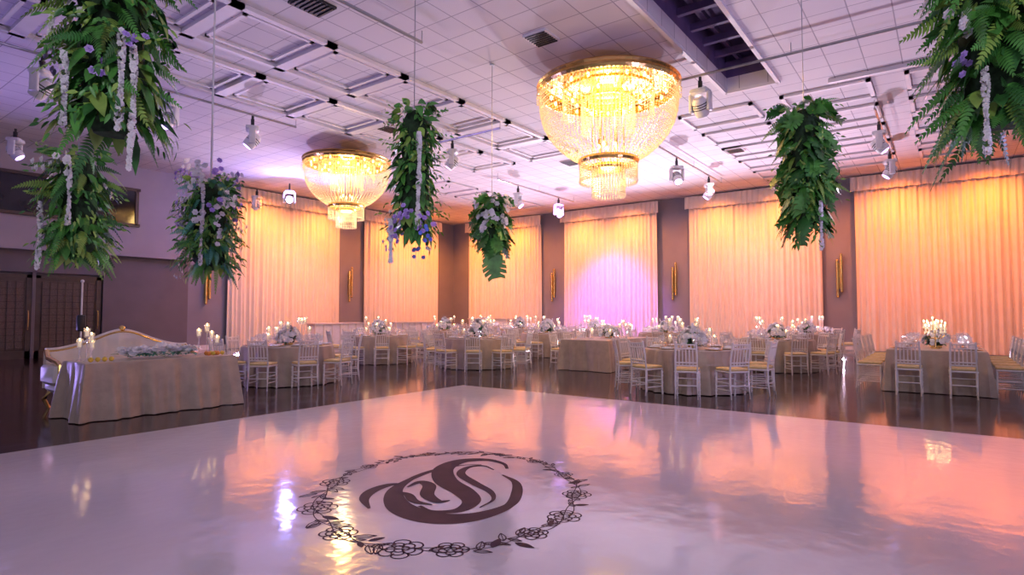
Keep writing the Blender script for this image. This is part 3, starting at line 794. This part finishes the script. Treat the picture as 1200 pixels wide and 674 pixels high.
# ------------------------------------------------------------ lights
def spot(loc,target,e,c,angle=70,blend=.6,r=.1,name='spot'):
    l=bpy.data.lights.new(name,'SPOT'); l.energy=e; l.color=c; l.spot_size=math.radians(angle); l.spot_blend=blend; l.shadow_soft_size=r
    o=bpy.data.objects.new(name,l); sc.collection.objects.link(o); o.location=loc
    o.rotation_euler=(Vector(target)-Vector(loc)).to_track_quat('-Z','Y').to_euler(); return o
def point(loc,e,c,r=.1,name='bulb_light'):
    l=bpy.data.lights.new(name,'POINT'); l.energy=e; l.color=c; l.shadow_soft_size=r
    o=bpy.data.objects.new(name,l); sc.collection.objects.link(o); o.location=loc; return o
OR=(1,.255,.022)
PEACH=(1,.42,.30)
for (a,c) in LC:
    for t in(.25,.75):
        x=a+(c-a)*t
        spot((x,YL-1.9,6.3),(x,YL-.2,3.2),720,OR,125,1,.15,'washer_and_fill')
    spot(((a+c)/2,YL-5,6.2),((a+c)/2,YL,1.4),620,PEACH,62,1,.2,'washer_and_fill')  # added front fill for the lower drape, no fixture behind it
cfg={0:(OR,PEACH),1:(OR,(.55,.2,1)),2:(OR,(1,.38,.42)),3:((1,.21,.012),(1,.25,.12)),4:(OR,(1,.4,.3))}
for k,(a,c) in enumerate(BC):
    for t in(.25,.75):
        y=a+(c-a)*t
        spot((XB-1.9,y,6.3),(XB-.2,y,3.2),720 if k!=3 else 850,cfg[k][0],125,1,.15,'washer_and_fill')
    spot((XB-5,(a+c)/2,6.2),(XB,(a+c)/2,1.4),{1:1100,3:400}.get(k,600),cfg[k][1],62,1,.2,'washer_and_fill')  # added front fill, tinted per drape, no fixture behind it
spot((21.1,12.9,5.8),(XB,12.9,1.0),2300,(.34,.09,1),62,1,.1,'stage_beam')
spot((17.9,6.8,5.8),(XB,9.4,1.2),2200,(.40,.10,1),34,.9,.1,'stage_beam')
spot((17.5,1.3,5.8),(XB,-1.5,.6),900,(.7,.15,.8),40,.8,.1,'stage_beam')
spot((18.3,13.2,5.8),(XB,18.6,1.0),1000,(.45,.15,1),40,.9,.1,'stage_beam')
point((12.62,19.65,5.72),260,(.30,.28,1),.08,'head_beam_and_glow')  # added point light imitating the bloom around the bright lens
for (x,y) in((11.09,5.68),(11.69,15.13)):
    point((x,y,5.70),190,(1,.68,.24),.3); point((x,y,4.75),70,(1,.80,.48),.2)
for (x,y,tx,ty,e,c) in((5.8,13.8,4,9.5,600,(.9,.78,1)),(7.8,13.7,8,11,1000,(.85,.68,1)),(12.3,11.2,12,10.5,1900,(.62,.34,1)),(11.9,4,11,3.9,950,(1,.75,.9)),
        (18,6.8,16.5,4.5,1700,(.85,.48,1)),(18.3,13.2,18,12,2300,(.52,.26,1)),(17.5,1.3,14.5,.3,1100,(1,.72,.8)),
        (12,2,6.5,1.5,480,(1,.34,.55)),(6,9,4,4,260,(.75,.65,1))):
    spot((x,y,5.75),(tx,ty,.6),e,c,75,.9,.15,'head_beam_and_glow')
for (x,y,tx,ty,e,c) in((1,20,5,12,1200,(.42,.30,1)),(12.2,22.3,12,14,1800,(.75,.58,1)),(24.5,16.3,15,12,3000,(.92,.76,1)),(24.8,3.3,15,3,2400,(.9,.70,1)),(24.5,9.8,14,8,4000,(.94,.82,1)),(7,-6,8,3,1100,(.6,.45,1))):
    spot((x,y,.4),(tx,ty,6.5),e,c,110,1,.2,'ceiling_fill')  # added unseen floor spots that brighten and tint the ceiling
spot((-5,-3,5.2),(6,4,3.4),1200,(.95,.93,1),80,1,.5,'front_fill')  # added fill from behind the camera to brighten the greenery
w=bpy.data.worlds.new('World'); sc.world=w; w.use_nodes=True
w.node_tree.nodes['Background'].inputs[0].default_value=(.56,.49,.76,1); w.node_tree.nodes['Background'].inputs[1].default_value=.42

# ------------------------------------------------------------ camera
cam=bpy.data.cameras.new('camera'); co=bpy.data.objects.new('camera',cam); sc.collection.objects.link(co); sc.camera=co
cam.sensor_width=36; cam.lens=690*36/1200; cam.clip_end=200
co.location=(0,0,1.42)
pt=math.atan(30/690)
co.rotation_euler=(pi/2+pt,0,math.radians(36.5)-pi/2)
sc.view_settings.view_transform='Standard'
sc.view_settings.exposure=0
